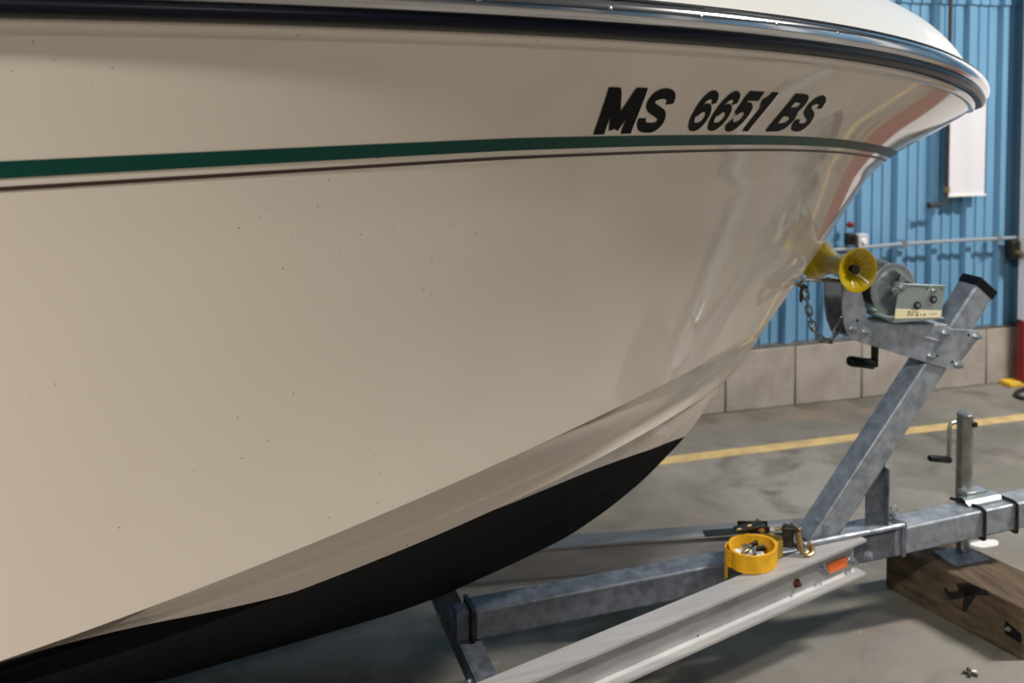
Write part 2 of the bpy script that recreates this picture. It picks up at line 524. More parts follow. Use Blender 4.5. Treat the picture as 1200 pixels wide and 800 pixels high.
# ================================================================== THE BOAT
YC = 2.455; XA = -0.6
STEM = np.array([(-0.9,0.165),(-0.6,0.172),(-0.107,0.205),(0.238,0.25),(0.453,0.281),(0.56,0.304),(0.755,0.361),(0.911,0.413),(1.026,0.473),(1.134,0.543),(1.259,0.65),(1.357,0.765),(1.435,0.850),(1.511,0.944),(1.581,1.032),(1.65,1.115),(1.767,1.263),(1.838,1.355),(1.904,1.405),(1.969,1.439),(2.083,1.488),(2.16,1.525),(2.2,1.550)])
def smooth_interp(x, xp, yp):
    """interpolation with a little averaging so that the curve has no kinks"""
    x = np.asarray(x, float); h = .03
    return sum(np.interp(x+d, xp, yp) for d in (-h, -h/2, 0, h/2, h))/5
def stem_x(z): return np.interp(z, STEM[9:,1], STEM[9:,0])
def keel_z(x): return smooth_interp(x, STEM[:14,0], STEM[:14,1])
LN = {'R':(2.20,1.22,2.0,.85,(-0.2729,0.2696,-0.1984,0.0553,1.6943)),
      'E':(1.511,.95,1.6,.90,(-0.113,0.068,0.227,0.763)),
      'T':(1.43,0.9,1.25,1.15,(0.2355, -0.1511, 0.0134, 0.7363)),
      'F':(1.357,0.92,1.25,1.0,(0.0627, 0.1085, -0.1222, 0.728))}
def lhb(k, p):
    Xs, B, a, q, c = LN[k]; return B*np.maximum(0, 1-np.clip(p, 0, 1)**a)**q
def lz(k, p):
    c = LN[k][4]; z = np.polyval(c, np.maximum(p, 0)); return z - c[-2]*.25*(1-np.exp(np.minimum(p, 0)/.25))
def lx(k, p):
    return XA + np.where(p < 0, p*2.8, p*(LN[k][0]-XA))
def side(p, w):
    p = np.asarray(p, float)
    ze, zr = lz('E', p), lz('R', p); z = ze+(zr-ze)*w
    zs = lz('E', 1.)+(lz('R', 1.)-lz('E', 1.))*w
    xs = stem_x(zs)
    x = XA + np.where(p < 0, p*2.8, p*(xs-XA))
    g = .5*w+.5*w**2.6
    hb = lhb('E', p)+(lhb('R', p)-lhb('E', p))*g
    return np.stack([x+0*hb, YC-hb, z+0*hb], -1)
def side_n(p, w):
    """outward unit normal of the starboard side"""
    e = 1e-3
    a = side(np.minimum(p+e, 1), w)-side(p-e, w)
    b = side(p, np.minimum(w+e, 1))-side(p, w-e)
    n = np.cross(a, b); n /= np.linalg.norm(n, axis=-1, keepdims=True)+1e-12
    return np.where(n[..., 1:2] > 0, -n, n)
def line(k, p): return np.stack([lx(k, p), YC-lhb(k, p), lz(k, p)], -1)
def mirror(P): Q = np.array(P, float).copy(); Q[..., 1] = 2*YC-Q[..., 1]; return Q

PA = -1.07
PS = np.concatenate([np.linspace(PA, 0, 14)[:-1], np.linspace(0, .9, 70)[:-1], 1-.1*(1-np.linspace(0, 1, 28))**1.8])
boat = empty('motor_boat', (-.6, YC, .17), 'cream motor boat with a black bottom and green stripe, resting on the trailer', 'boat')

# --- hull rows from rail down to keel
WS = np.linspace(1, 0, 46)
rows = [side(PS, w) for w in WS]
E_, T_, F_ = line('E', PS), line('T', PS), line('F', PS)
def bez(a, b, c, n):
    return [a*(1-t)**2+2*b*t*(1-t)+c*t*t for t in np.linspace(0, 1, n+1)[1:]]
A1, A2 = E_*.42+T_*.58, T_*.62+F_*.38
chine = [E_*.80+T_*.20, E_*.60+T_*.40, A1]+bez(A1, T_, A2, 5)+[T_*.30+F_*.70, F_]
fade = (1-np.clip(PS, 0, 1)**5)[:, None]
G_ = F_+np.array([0, .034, -.003])*fade
K_ = np.stack([F_[:, 0], np.full_like(PS, YC), np.where(F_[:, 0] < -.6, .172, keel_z(F_[:, 0]))], -1)
K_[-1] = F_[-1]
bottom = []
for t in np.linspace(0, 1, 15)[1:]:
    b = G_*(1-t)+K_*t
    b[:, 2] -= .018*np.sin(math.pi*t)*fade[:, 0]       # slightly full sections
    if 5 <= round(t*14) <= 6: b[:, 2] -= .008*fade[:, 0]   # lower spray strake
    bottom.append(b)
allrows = rows+chine+[G_]+bottom
m = MB()
m.grid([list(map(tuple, r)) for r in allrows])
m.grid([list(map(tuple, mirror(r))) for r in allrows], True)
# transom
sec = [tuple(r[0]) for r in allrows]; sec += [tuple(mirror(np.array(q))) for q in sec[::-1][1:]]
m.add(sec, [tuple(range(len(sec)))])
me = m.mesh('hull', 2e-4)
# split at the gently curved waterline
WL = np.array([(-4, .83), (-.6, .83), (-.45, .822), (-.30, .782), (-.205, .748), (-.14, .733), (-.067, .722), (.03, .7105), (.125, .7015), (.25, .6955), (.39, .694), (.65, .6745), (.90, .6715), (1.07, .660), (1.26, .650), (1.6, .632)])
def waterline(x): return float(smooth_interp(x, WL[:, 0], WL[:, 1]))
def crease(o):
    """keep the chine and strake edges crisp along their whole length"""
    keys = set()
    for r in (E_, F_, G_):
        for q in list(r)+list(mirror(r)): keys.add(tuple(np.round(q, 3)))
    w0 = np.array(WORLD[o]); d = o.data
    co = np.empty(len(d.vertices)*3); d.vertices.foreach_get('co', co); co = co.reshape(-1, 3)+w0
    on = [any(tuple(np.round(c+np.array(j), 3)) in keys for j in ((0, 0, 0), (.0004, 0, 0), (-.0004, 0, 0), (0, .0004, 0), (0, -.0004, 0), (0, 0, .0004), (0, 0, -.0004))) for c in co]
    at = d.attributes.get('sharp_edge') or d.attributes.new('sharp_edge', 'BOOLEAN', 'EDGE')
    for i, e in enumerate(d.edges):
        a, b = e.vertices
        if on[a] and on[b] and abs(co[a][0]-co[b][0]) > abs(co[a][2]-co[b][2])*.6: at.data[i].value = True
def half(keep_above):
    bm = bmesh.new(); bm.from_mesh(me)
    for v in bm.verts: v.co.z -= waterline(v.co.x)
    bmesh.ops.bisect_plane(bm, geom=bm.verts[:]+bm.edges[:]+bm.faces[:], plane_co=(0, 0, 0), plane_no=(0, 0, 1),
                           clear_inner=keep_above, clear_outer=not keep_above)
    for v in bm.verts: v.co.z += waterline(v.co.x)
    r = bpy.data.meshes.new('half'); bm.to_mesh(r); bm.free(); return r
hull = finish('hull', half(True), 'gelcoat', boat, sharp=24)
crease(hull)
hull['label'] = 'glossy cream hull side and chine'
ob = finish('bottom', half(False), 'bottom_paint', boat, sharp=24)
crease(ob)
ob['label'] = 'matt black painted bottom'

# --- stripes: thin vinyl bands lying on the side
def band(w0, w1, mirrored, p1=.995, off=.0012):
    ps = np.concatenate([np.linspace(PA, 0, 12)[:-1], np.linspace(0, p1, 110)])
    rr = []
    for w in np.linspace(w0, w1, 4):
        w = w-.020*np.clip((ps-.42)/.47, 0, 1)          # the stripes dip towards the stem
        q = side(ps, w)+side_n(ps, w)*off
        rr.append(mirror(q) if mirrored else q)
    return MB().grid([list(map(tuple, r)) for r in rr], mirrored)
for mi in (False, True):
    band(.8108, .7865, mi).build('stripe', 'stripe_green', hull)['label'] = 'wide dark green stripe'
    band(.7746, .7684, mi).build('pinstripe', 'stripe_brown', hull)['label'] = 'thin dark brown pinstripe'

# --- moulded lip just under the rail
ps = np.concatenate([np.linspace(PA, 0, 12)[:-1], np.linspace(0, .995, 120)])
lip = []
for w, off in ((.999, .004), (.992, .0075), (.984, .005), (.978, .0002)):
    lip.append(side(ps, w)+side_n(ps, w)*off)
m = MB(); m.grid([list(map(tuple, r)) for r in lip]); m.grid([list(map(tuple, mirror(r))) for r in lip], True)
m.build('moulded_lip', 'gelcoat', hull, sharp=60)

# --- rub rail swept round the bow
pr = np.concatenate([np.linspace(PA, 0, 12)[:-1], np.linspace(0, .9, 70)[:-1], 1-.1*(1-np.linspace(0, 1, 24))**2])
Rl = line('R', pr)
path = np.vstack([Rl, mirror(Rl)[::-1][1:]])
tan = np.gradient(path, axis=0); tan[:, 2] = 0; tan /= np.linalg.norm(tan, axis=1)[:, None]
tan[len(Rl)-1] = (0, 1, 0)
outw = np.stack([tan[:, 1], -tan[:, 0], 0*tan[:, 0]], -1)
def sweep(profile, name, material, sl=slice(None)):
    P, O = path[sl], outw[sl]
    rr = [[tuple(P[i]+O[i]*a+np.array([0, 0, b])) for i in range(len(P))] for a, b in profile]
    mm = MB(); mm.grid(rr)
    return mm.build(name, material, boat, sharp=50)
rail = sweep([(-.02, .0), (.012, -.001), (.022, .003), (.026, .008), (.026, .014), (.022, .019), (.022, .054), (.025, .056), (.024, .060), (.012, .062), (-.02, .063)], 'rub_rail', 'rail_navy')
rail['label'] = 'dark navy rubber rub rail round the bow'
tr = sweep([(.021, .018), (.030, .022), (.036, .029), (.037, .037), (.035, .046), (.029, .053), (.021, .056)], 'rail_insert', 'chrome')
tr['label'] = 'polished metal strip along the rub rail'
for i in range(0, 26):                      # screw heads along the strip
    p = .06+i*.0345 if i < 26 else 1
    if p > .97: break
    j = np.searchsorted(pr, p); q = Vector(path[j]+outw[j]*.0345+np.array([0, 0, .038]))
    d = Vector(outw[j])
    if i % 2 == 0:
        MB().lathe([(-.002, .006), (.0005, .006), (.002, .004), (.0025, .0001)], q, d, 10).build('screw', 'chrome', tr)

# --- deck: white moulding that rises from the rail to a crown
pd = np.concatenate([np.linspace(PA, 0, 12)[:-1], np.linspace(0, .9, 60)[:-1], 1-.1*(1-np.linspace(0, 1, 20))**2])
Rd = line('R', pd)
s_aft = np.maximum(0, 2.2-Rd[:, 0])
crown = .21*(1-np.exp(-s_aft/.20))
rr = []
for fr in np.concatenate([[0, .02, .05], np.linspace(.1, 1, 16)]):
    hb = (YC-Rd[:, 1])*(1-fr)
    lift = crown*(1-(1-fr)**2.7)
    rr.append(np.stack([Rd[:, 0]-fr*.02, YC-hb, Rd[:, 2]+.058+lift], -1))
m = MB(); m.grid([list(map(tuple, r)) for r in rr]); m.grid([list(map(tuple, mirror(r))) for r in rr], True)
sec = [tuple(r[0]) for r in rr]; sec += [tuple(mirror(np.array(q))) for q in sec[::-1][1:]]
m.add(sec, [tuple(range(len(sec)))])
dk = m.build('deck', 'deck_white', boat, merge=2e-4, sharp=50)
dk['label'] = 'white rounded foredeck above the rail'

# --- bow eye on the stem
zc = 1.065; xc = float(stem_x(zc)) if zc > .54 else 0
nx, nz = .78, -.62
pts = []
for a in np.linspace(0, math.pi, 13):
    pts.append((xc-.006*nx+.026*math.sin(a)*nx, YC, zc-.006*nz+.026*math.sin(a)*nz) + ())
eye = []
for i, a in enumerate(np.linspace(0, math.pi, 13)):
    c = math.cos(a)*.016; s_ = math.sin(a)*.024-.006
    eye.append((xc+nx*s_-nz*c*0+.62*c, YC, zc+nz*s_+.78*c))
MB().tube(eye, .0045, 8).build('bow_eye', 'chrome', boat)

# --- registration lettering: vinyl characters laid on the flared side
def bl(a, b, t): return a*(1-t)+b*t
WORDS = [('MS', (.4788, .5388, .4550, .5125)), ('6651', (.5625, .6350, .5330, .6135)), ('BS', (.6575, .7150, .6340, .6795))]
def catmull(pts, n=5):
    P = [np.array(p, float) for p in pts]; P = [2*P[0]-P[1]]+P+[2*P[-1]-P[-2]]; out = []
    for i in range(1, len(P)-2):
        for t in np.linspace(0, 1, n, endpoint=False):
            a, b, c, d = P[i-1:i+3]
            out.append(.5*(2*b+(c-a)*t+(2*a-5*b+4*c-d)*t*t+(3*b-a-3*c+d)*t**3))
    return out+[P[-2]]
# strokes of each character in a unit box: (smooth?, width, points)
ES = [(1, .225, [(.87, .66), (.84, .80), (.68, .875), (.46, .88), (.25, .80), (.20, .66), (.34, .56), (.55, .49), (.76, .40), (.82, .25), (.70, .14), (.48, .12), (.26, .15), (.14, .26), (.13, .34)])]
SIX = [(1, .20, [(.87, .68), (.82, .81), (.66, .88), (.46, .86), (.27, .72), (.16, .50), (.15, .30), (.28, .15), (.50, .12), (.74, .17), (.86, .33), (.80, .50), (.62, .58), (.42, .56), (.24, .44)])]
GLYPH = {'S': ES, '6': SIX,
 'M': [(0, .30, [(.13, 0), (.13, 1)]), (0, .30, [(.87, 0), (.87, 1)]), (0, .27, [(.17, 1), (.50, .12)]), (0, .27, [(.83, 1), (.50, .12)])],
 '5': [(0, .22, [(.16, .89), (.95, .89)]), (0, .24, [(.24, .92), (.20, .46)]), (1, .24, [(.16, .50), (.36, .60), (.58, .61), (.80, .52), (.86, .35), (.76, .19), (.54, .12), (.30, .14), (.14, .25)])],
 '1': [(0, .34, [(.70, 0), (.70, 1)]), (0, .22, [(.74, .91), (.16, .72)])],
 'B': [(0, .27, [(.15, 0), (.15, 1)]), (1, .22, [(.10, .89), (.50, .89), (.76, .86), (.84, .73), (.74, .59), (.50, .535), (.10, .535)]), (1, .22, [(.10, .525), (.55, .52), (.80, .45), (.87, .31), (.78, .17), (.52, .11), (.10, .11)])]}
def glyph_mesh(ch, cw):
    """strips in the unit box; widths are true to the character's real proportions"""
    mm = MB(); asp = cw*.86
    for k, (sm, w_, pts) in enumerate(GLYPH[ch]):
        P = catmull(pts) if sm else [np.array(pts[0])*(1-t)+np.array(pts[1])*t for t in np.linspace(0, 1, 7)]
        P = [np.array((q[0]*asp, q[1])) for q in P]; a_, b_ = [], []
        for i, q in enumerate(P):
            d = P[min(i+1, len(P)-1)]-P[max(i-1, 0)]; d = d/np.linalg.norm(d); n_ = np.array((-d[1], d[0]))*w_/2
            e0, e1 = q+n_, q-n_
            a_.append((e0[0]/asp, min(max(e0[1], 0), 1), k*.04)); b_.append((e1[0]/asp, min(max(e1[1], 0), 1), k*.04))
        mid = [tuple((np.array(u_)+np.array(v_))/2) for u_, v_ in zip(a_, b_)]
        mm.grid([a_, mid, b_])
    return mm.mesh('registration_character')
for word, (b0, b1, t0, t1) in WORDS:
    n = len(word); gap = .10
    wd = [1.22 if c == 'M' else .66 if c == '1' else 1. for c in word]
    tot = sum(wd)+gap*(n-1); x = 0.
    for c, cw in zip(word, wd):
        mm = glyph_mesh(c, cw)
        bm = bmesh.new(); bm.from_mesh(mm)
        for v in bm.verts:
            s_ = (x+v.co.x*cw)/tot; t_ = v.co.y
            p = bl(bl(b0, b1, s_), bl(t0, t1, s_), t_); w = .8125+.0970*t_
            q = side(np.array(p), w)+side_n(np.array(p), w)*(.0014+.004*v.co.z)
            v.co = q
        bm.normal_update()
        bm.to_mesh(mm); bm.free()
        mm.materials.clear()
        lo = finish('registration_character', mm, 'vinyl_black', hull, smooth=False)
        lo['label'] = 'black character '+c
        x += cw+gap

# ================================================================== THE TRAILER
trailer = empty('boat_trailer', (1.9, YC, 0), 'galvanised boat trailer with aluminium side beams and a winch post under the bow', 'trailer')
def zt(x): return .272+.030*(x-.64)              # top of the inner tongue tube
def zs(x): return .3165+.050*(x-1.92)            # top of the outer tongue tube
NY = (0, -1, 0)
# tongue: inner tube, outer tube
tg = MB().hexa([(.645, 2.417, zt(.645)-.079), (1.95, 2.417, zt(1.95)-.079), (1.95, 2.493, zt(1.95)-.079), (.645, 2.493, zt(.645)-.079),
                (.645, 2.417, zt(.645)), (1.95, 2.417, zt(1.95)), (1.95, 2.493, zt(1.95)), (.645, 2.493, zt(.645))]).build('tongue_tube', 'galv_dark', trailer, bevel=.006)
MB().box((.634, 2.411, zt(.64)-.084), (.645, 2.499, zt(.64)+.006)).build('end_plate', 'steel_dark', tg, bevel=.002)
MB().box((.600, 2.432, .192), (.605, 2.475, .268)).box((.605, 2.432, .192), (.634, 2.437, .268)).box((.605, 2.437, .262), (.634, 2.475, .268)).build('stop_bracket', 'galv_dark', tg, bevel=.001)
sl = MB().hexa([(1.922, 2.4125, zs(1.922)-.0815), (3.3, 2.4125, zs(3.3)-.0815), (3.3, 2.4975, zs(3.3)-.0815), (1.922, 2.4975, zs(1.922)-.0815),
                (1.922, 2.4125, zs(1.922)), (3.3, 2.4125, zs(3.3)), (3.3, 2.4975, zs(3.3)), (1.922, 2.4975, zs(1.922))]).build('tongue_sleeve', 'galv', trailer, bevel=.006)
MB().box((3.25, 2.43, zs(3.3)-.06), (3.5, 2.48, zs(3.3)+.02)).cyl((3.48, YC, zs(3.3)-.07), (3.48, YC, zs(3.3)+.02), .04, .03, 16).build('coupler', 'galv_dark', sl, bevel=.004)
hexbolt(tg, (1.83, 2.417, .250), NY, .011, .008, 'galv')

# side beams: I sections that converge on the tongue
def ibeam(name, near):
    sl_, y0 = (.278, 2.066) if near else (-.205, 2.652-.033*2+.26*.205+.068)
    sg = 1 if near else -1
    H, Wd, tf, tw = .105, .066, .007, .006
    if near: edge = lambda x: 2.066+.278*(x-.67)             # outer (near) flange edge
    else: edge = lambda x: 2.652-.205*(x-.93)+.068           # outer (far) flange edge
    inner_lim = 2.4165 if near else 2.4935
    xa, xb = -1.0, 1.80
    ztop = lambda x: .285+.031*(x-.67)
    cl = lambda x: edge(x)+sg*.034
    def flange(z_off, t):
        xs = np.linspace(xa, xb-.004, 30)
        o_, i_ = [], []
        for x in xs:
            o_.append((x, edge(x))); yi = edge(x)+sg*.068
            yi = min(yi, inner_lim) if near else max(yi, inner_lim)
            i_.append((x-.006 if x > 1.7 else x, yi))
        rows = []
        mm = MB()
        top_o = [(x, y, ztop(x)+z_off) for x, y in o_]; top_i = [(x, y, ztop(x)+z_off) for x, y in i_]
        bot_o = [(x, y, ztop(x)+z_off-t) for x, y in o_]; bot_i = [(x, y, ztop(x)+z_off-t) for x, y in i_]
        mm.grid([top_o, top_i, bot_i, bot_o, top_o])
        for e in (0, -1): mm.add([top_o[e], top_i[e], bot_i[e], bot_o[e]], [(0, 1, 2, 3)])
        return mm
    t_ = MB()
    for z_off in (0, -(H-tf)):
        q = flange(z_off, tf); t_.add(q.v, q.f)
    # web
    def web(x, k, z): return (x, cl(x)+k*tw/2, z)
    xe = xb-.03 if near else xb-.03
    t_.hexa([web(xa, -1, ztop(xa)-H+tf), web(xe, -1, ztop(xe)-H+tf), web(xe, 1, ztop(xe)-H+tf), web(xa, 1, ztop(xa)-H+tf),
             web(xa, -1, ztop(xa)-tf), web(xe, -1, ztop(xe)-tf), web(xe, 1, ztop(xe)-tf), web(xa, 1, ztop(xa)-tf)])
    # fillets where the web meets the flanges
    for z_off, s_ in ((-tf, -1), (-H+tf, 1)):
        for k in (-1, 1):
            r0 = []; r1 = []
            for x in np.linspace(xa, xe, 12):
                yi = cl(x)+k*tw/2
                r0.append((x, yi, ztop(x)+z_off+s_*.007)); r1.append((x, yi+k*.007, ztop(x)+z_off))
            t_.grid([r0, r1])
    b = t_.build(name, 'aluminium', trailer, merge=1e-5, sharp=25)
    return b, edge, ztop, cl
nb, nedge, nztop, ncl = ibeam('side_beam', True)
fb, fedge, fztop, fcl = ibeam('side_beam', False)
wn = Vector((.278, -1, 0)).normalized()
def on_web(x, z, off=0.): return Vector((x, ncl(x)-.003, z))+wn*off
wd_ = Vector((1, .278, .031)).normalized()
# orange reflector with its two screws
rf = MB().obox(on_web(1.697, .2590, .005), wd_, wn, wn.cross(wd_), .078, .008, .0285).build('reflector', 'orange', nb, bevel=.002)
rf['label'] = 'orange side reflector'
hexbolt(nb, on_web(1.640, .262), wn, .010, .009); hexbolt(nb, on_web(1.651, .250), wn, .007, .007)
hexbolt(nb, on_web(1.756, .256), wn, .010, .009); hexbolt(nb, on_web(1.768, .250), wn, .007, .008)
hexbolt(nb, on_web(1.54, .250), wn, .009, .006, 'rust')
for x, z in ((1.187, .213), (1.145, .195)):
    MB().cyl(on_web(x, z), on_web(x, z, .0006), .003, n=10).build('hole', 'rubber', nb)
# dark rating plate on the far beam
MB().hexa([(1.375, 2.556, fztop(1.375)), (1.50, 2.534, fztop(1.5)), (1.504, 2.566, fztop(1.5)), (1.385, 2.592, fztop(1.385)),
           (1.375, 2.556, fztop(1.375)+.002), (1.50, 2.534, fztop(1.5)+.002), (1.504, 2.566, fztop(1.5)+.002), (1.385, 2.592, fztop(1.385)+.002)]).build('dark_plate', 'steel_dark', fb)

# cross member under the tongue's rear end
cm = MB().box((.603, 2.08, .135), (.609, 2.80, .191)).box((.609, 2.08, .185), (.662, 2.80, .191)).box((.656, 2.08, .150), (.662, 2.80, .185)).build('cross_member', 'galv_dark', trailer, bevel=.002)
for y in (2.30, 2.62): hexbolt(cm, (.603, y, .165), (-1, 0, 0), .007, .006)

# ---------------------------------------------------------------- winch post
dP = Vector((.625, 0, .7806)).normalized()        # along the post
nP = Vector((-dP.z, 0, dP.x))                     # rear-upper face normal
base = Vector((1.653, 2.417, .342)); top = Vector((2.2, 2.417, 1.026))
W = .0762
def post_pt(s_, a, y): return base+dP*s_-nP*a+Vector((0, y, 0))   # s along, a across, y lateral
Lp = (top-base).length
s0 = -.03
m = MB()
def post_bottom(a): # cut along the tongue top
    return (zt(1.7)+.010-(base-nP*a).z)/dP.z
b0, b1 = post_bottom(0), post_bottom(W)
post = m.hexa([post_pt(b0, 0, 0), post_pt(b1, W, 0), post_pt(b1, W, W), post_pt(b0, 0, W),
               post_pt(Lp, 0, 0), post_pt(Lp, W, 0), post_pt(Lp, W, W), post_pt(Lp, 0, W)]).build('winch_post', 'galv', trailer, bevel=.006)
e = .0015
cap = MB().hexa([post_pt(Lp-.004, -e, -e), post_pt(Lp-.004, W+e, -e), post_pt(Lp-.004, W+e, W+e), post_pt(Lp-.004, -e, W+e),
                 post_pt(Lp+.026, -e, -e), post_pt(Lp+.026, W+e, -e), post_pt(Lp+.026, W+e, W+e), post_pt(Lp+.026, -e, W+e)]).build('end_cap', 'black_plastic', post, bevel=.003)
cap['label'] = 'black plastic end cap'
# base plate on the tongue, brace and long side rod
MB().hexa([(1.60, 2.412, zt(1.6)+.001), (1.965, 2.412, zs(1.965)+.0005), (1.965, 2.498, zs(1.965)+.0005), (1.60, 2.498, zt(1.6)+.001),
           (1.60, 2.412, zt(1.6)+.009), (1.965, 2.412, zs(1.965)+.007), (1.965, 2.498, zs(1.965)+.007), (1.60, 2.498, zt(1.6)+.009)]).build('base_plate', 'galv', trailer, bevel=.002)
zb = .324
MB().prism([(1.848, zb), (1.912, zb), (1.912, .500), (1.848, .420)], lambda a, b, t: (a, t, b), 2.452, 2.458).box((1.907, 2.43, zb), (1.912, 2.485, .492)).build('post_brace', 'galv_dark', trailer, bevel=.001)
MB().tube([(1.60, 2.398, .322), (1.72, 2.402, .325), (1.86, 2.405, .327), (1.945, 2.407, .330)], .0075, 10).build('side_rod', 'galv', trailer)
MB().box((1.938, 2.4035, .235), (1.952, 2.4095, .335)).box((1.938, 2.4035, .3325), (1.952, 2.50, .338)).build('clamp_strap', 'galv_dark', trailer, bevel=.001)
eb = MB().cyl((1.948, 2.455, .325), (1.948, 2.455, .352), .005, n=10).cyl((1.948, 2.455, .338), (1.948, 2.455, .346), .012, n=6)
eb.lathe([(math.sin(a)*.003, .009+math.cos(a)*.003) for a in np.linspace(0, 2*math.pi, 9)], (1.948, 2.455, .358), (.5, 1, 0), 16)
eb.build('eye_bolt', 'zinc', trailer)
hexbolt(post, post_pt(.035, .018, 0), NY, .008, .006)
hexbolt(post, post_pt(.030, .0, .02), nP, .008, .006)

# ---------------------------------------------------------------- winch bracket: two bent plates joined by a web
prof = [(1.724, 1.057), (1.726, .975), (1.734, .935), (1.750, .897), (2.094, .779), (2.112, .778), (2.128, .785), (2.209, .866), (2.205, .880), (2.190, .888),
        (2.100, .900), (2.090, .913), (2.02, .917), (1.90, .930), (1.835, .936), (1.814, .945), (1.803, .980), (1.791, 1.030), (1.775, 1.050), (1.752, 1.060)]
br = MB()
br.prism(prof, lambda a, b, t: (a, t, b), 2.411, 2.416)
br.prism(prof, lambda a, b, t: (a, t, b), 2.494, 2.499)
br.hexa([(1.752, 2.416, .900), (1.800, 2.416, .884), (1.800, 2.494, .884), (1.752, 2.494, .900), (1.754, 2.416, .905), (1.802, 2.416, .889), (1.802, 2.494, .889), (1.754, 2.494, .905)])
br.hexa([(1.835, 2.416, .930), (2.085, 2.416, .909), (2.085, 2.494, .909), (1.835, 2.494, .930), (1.835, 2.416, .936), (2.085, 2.416, .915), (2.085, 2.494, .915), (1.835, 2.494, .936)])
bracket = br.build('winch_bracket', 'galv', trailer, bevel=.0015)
MB().beam((1.965, 2.411, .893), (2.075, 2.411, .862), .005, .007).build('pressed_rib', 'galv', bracket, bevel=.002)
for x, z in ((1.762, .923), (1.805, .912), (2.083, .889), (2.194, .871), (2.033, .824), (2.131, .790)):
    hexbolt(bracket, (x, 2.411, z), NY, .0095, .010, 'zinc')
for x, z in ((2.167, .876), (2.055, .822), (2.110, .800), (1.777, .947)):
    MB().cyl((x, 2.411, z), (x, 2.4103, z), .0045, n=10).build('hole', 'rubber', bracket)

# ---------------------------------------------------------------- yellow bow roller
rc = Vector((1.737, 2.357, 1.104)); ra = Vector((0, 1, 0))
RL = .196
prf = []
for t_ in np.linspace(0, 1, 25):
    u_ = abs(2*t_-1)
    prf.append((t_*RL, .030+.033*u_**1.6))
r = MB()
dish = [(.030, .012), (.030, .020), (.016, .035), (.006, .050), (0, .059)]
r.lathe([(.030, .0105), (.030, .012)]+dish[1:]+prf[0:]+[(RL-h, q) for h, q in dish[::-1]]+[(RL-.030, .0105), (.030, .0105)], rc, ra, 40)
roller = r.build('bow_roller', 'roller_yellow', trailer, merge=1e-6, sharp=60)
roller['label'] = 'translucent yellow bow roller'
for i in range(16):                                # moulded ribs inside the near dish
    an = 2*math.pi*i/16
    c_, s_ = math.cos(an), math.sin(an)
    def rp(h, q, w): return rc+ra*h+Vector((c_*q-s_*w, 0, s_*q+c_*w))
    MB().hexa([rp(.030, .018, -.0012), rp(.004, .056, -.0012), rp(.004, .056, .0012), rp(.030, .018, .0012),
               rp(.022, .019, -.0008), rp(.001, .057, -.0008), rp(.001, .057, .0008), rp(.022, .019, .0008)]).build('rib', 'roller_yellow', roller)
MB().cyl(rc+ra*.012, rc+ra*(RL-.012), .0085, n=14).cyl(rc+ra*.008, rc+ra*.016, .013, n=14).build('axle', 'steel_dark', roller)

# ---------------------------------------------------------------- winch
winch = MB().box((1.884, 2.392, .936), (2.062, 2.517, .941)).box((1.884, 2.514, .941), (2.05, 2.517, 1.03)).build('winch_frame', 'zinc_green', trailer, bevel=.001)
sp = MB().prism([(1.884, .938), (2.048, .938), (2.060, 1.034), (1.900, 1.050)], lambda a, b, t: (a, t, b), 2.3885, 2.3915)
sp.hexa([(1.899, 2.386, 1.0485), (2.061, 2.386, 1.0325), (2.061, 2.4, 1.0325), (1.899, 2.4, 1.0485), (1.899, 2.386, 1.0515), (2.061, 2.386, 1.0355), (2.061, 2.4, 1.0355), (1.899, 2.4, 1.0515)])
plate = sp.build('side_plate', 'zinc_green', winch, bevel=.0008)
MB().prism([(1.8865, .950), (2.046, .943), (2.0485, .963), (1.8885, .979)], lambda a, b, t: (a, t, b), 2.3877, 2.3885).build('sticker', 'label_cream', winch)['label'] = 'cream sticker with faded print'
mk = MB()
for x, z, w_, h_ in ((1.934, .9665, .005, .006), (1.931, .9585, .006, .003), (1.940, .9580, .004, .003), (1.947, .958, .003, .004), (1.962, .9555, .007, .005), (1.963, .9625, .005, .003), (1.975, .9565, .004, .003), (1.988, .955, .007, .004), (2.02, .955, .024, .001)):
    mk.box((x-w_/2, 2.3872, z-h_/2), (x+w_/2, 2.3877, z+h_/2))
mk.build('print', 'ink', winch)
for x, z in ((1.962, .984), (2.018, .998)):
    MB().cyl((x, 2.3885, z), (x, 2.3845, z), .0115, n=18).build('bushing', 'rubber', winch)
    MB().cyl((x, 2.3845, z), (x, 2.381, z), .006, .005, 14).build('pin', 'zinc', winch)
hexbolt(winch, (1.909, 2.3885, 1.038), NY, .0075, .007)
hexbolt(winch, (2.018, 2.3885, 1.024), NY, .006, .006)
for x, z in ((2.047, 1.024), (1.995, 1.03)):
    MB().cyl((x, 2.3885, z), (x, 2.388, z), .0028, n=10).build('hole', 'rubber', winch)
dc = Vector((1.897, 0, 1.030))
def at_y(y): return Vector((dc.x, y, dc.z))
for y in (2.412, 2.492):
    MB().lathe([(0, .010), (0, .052), (-.004, .056), (-.006, .070), (-.003, .077), (.001, .077), (.002, .056), (.003, .010), (0, .010)], at_y(y), (0, 1, 0), 40).build('drum_flange', 'zinc', winch, sharp=50)
MB().lathe([(0, .012), (0, .056), (.078, .056), (.078, .012)], at_y(2.4145), (0, 1, 0), 32).build('strap_roll', 'webbing_dark', winch)
MB().cyl(at_y(2.386), at_y(2.53), .009, n=14).cyl(at_y(2.398), at_y(2.392), .016, n=6).build('shaft', 'zinc', winch)
MB().beam((1.915, 2.4065, 1.075), (1.908, 2.4065, 1.055), .002, .006, up=(0, 1, 0)).build('slot', 'rubber', winch)
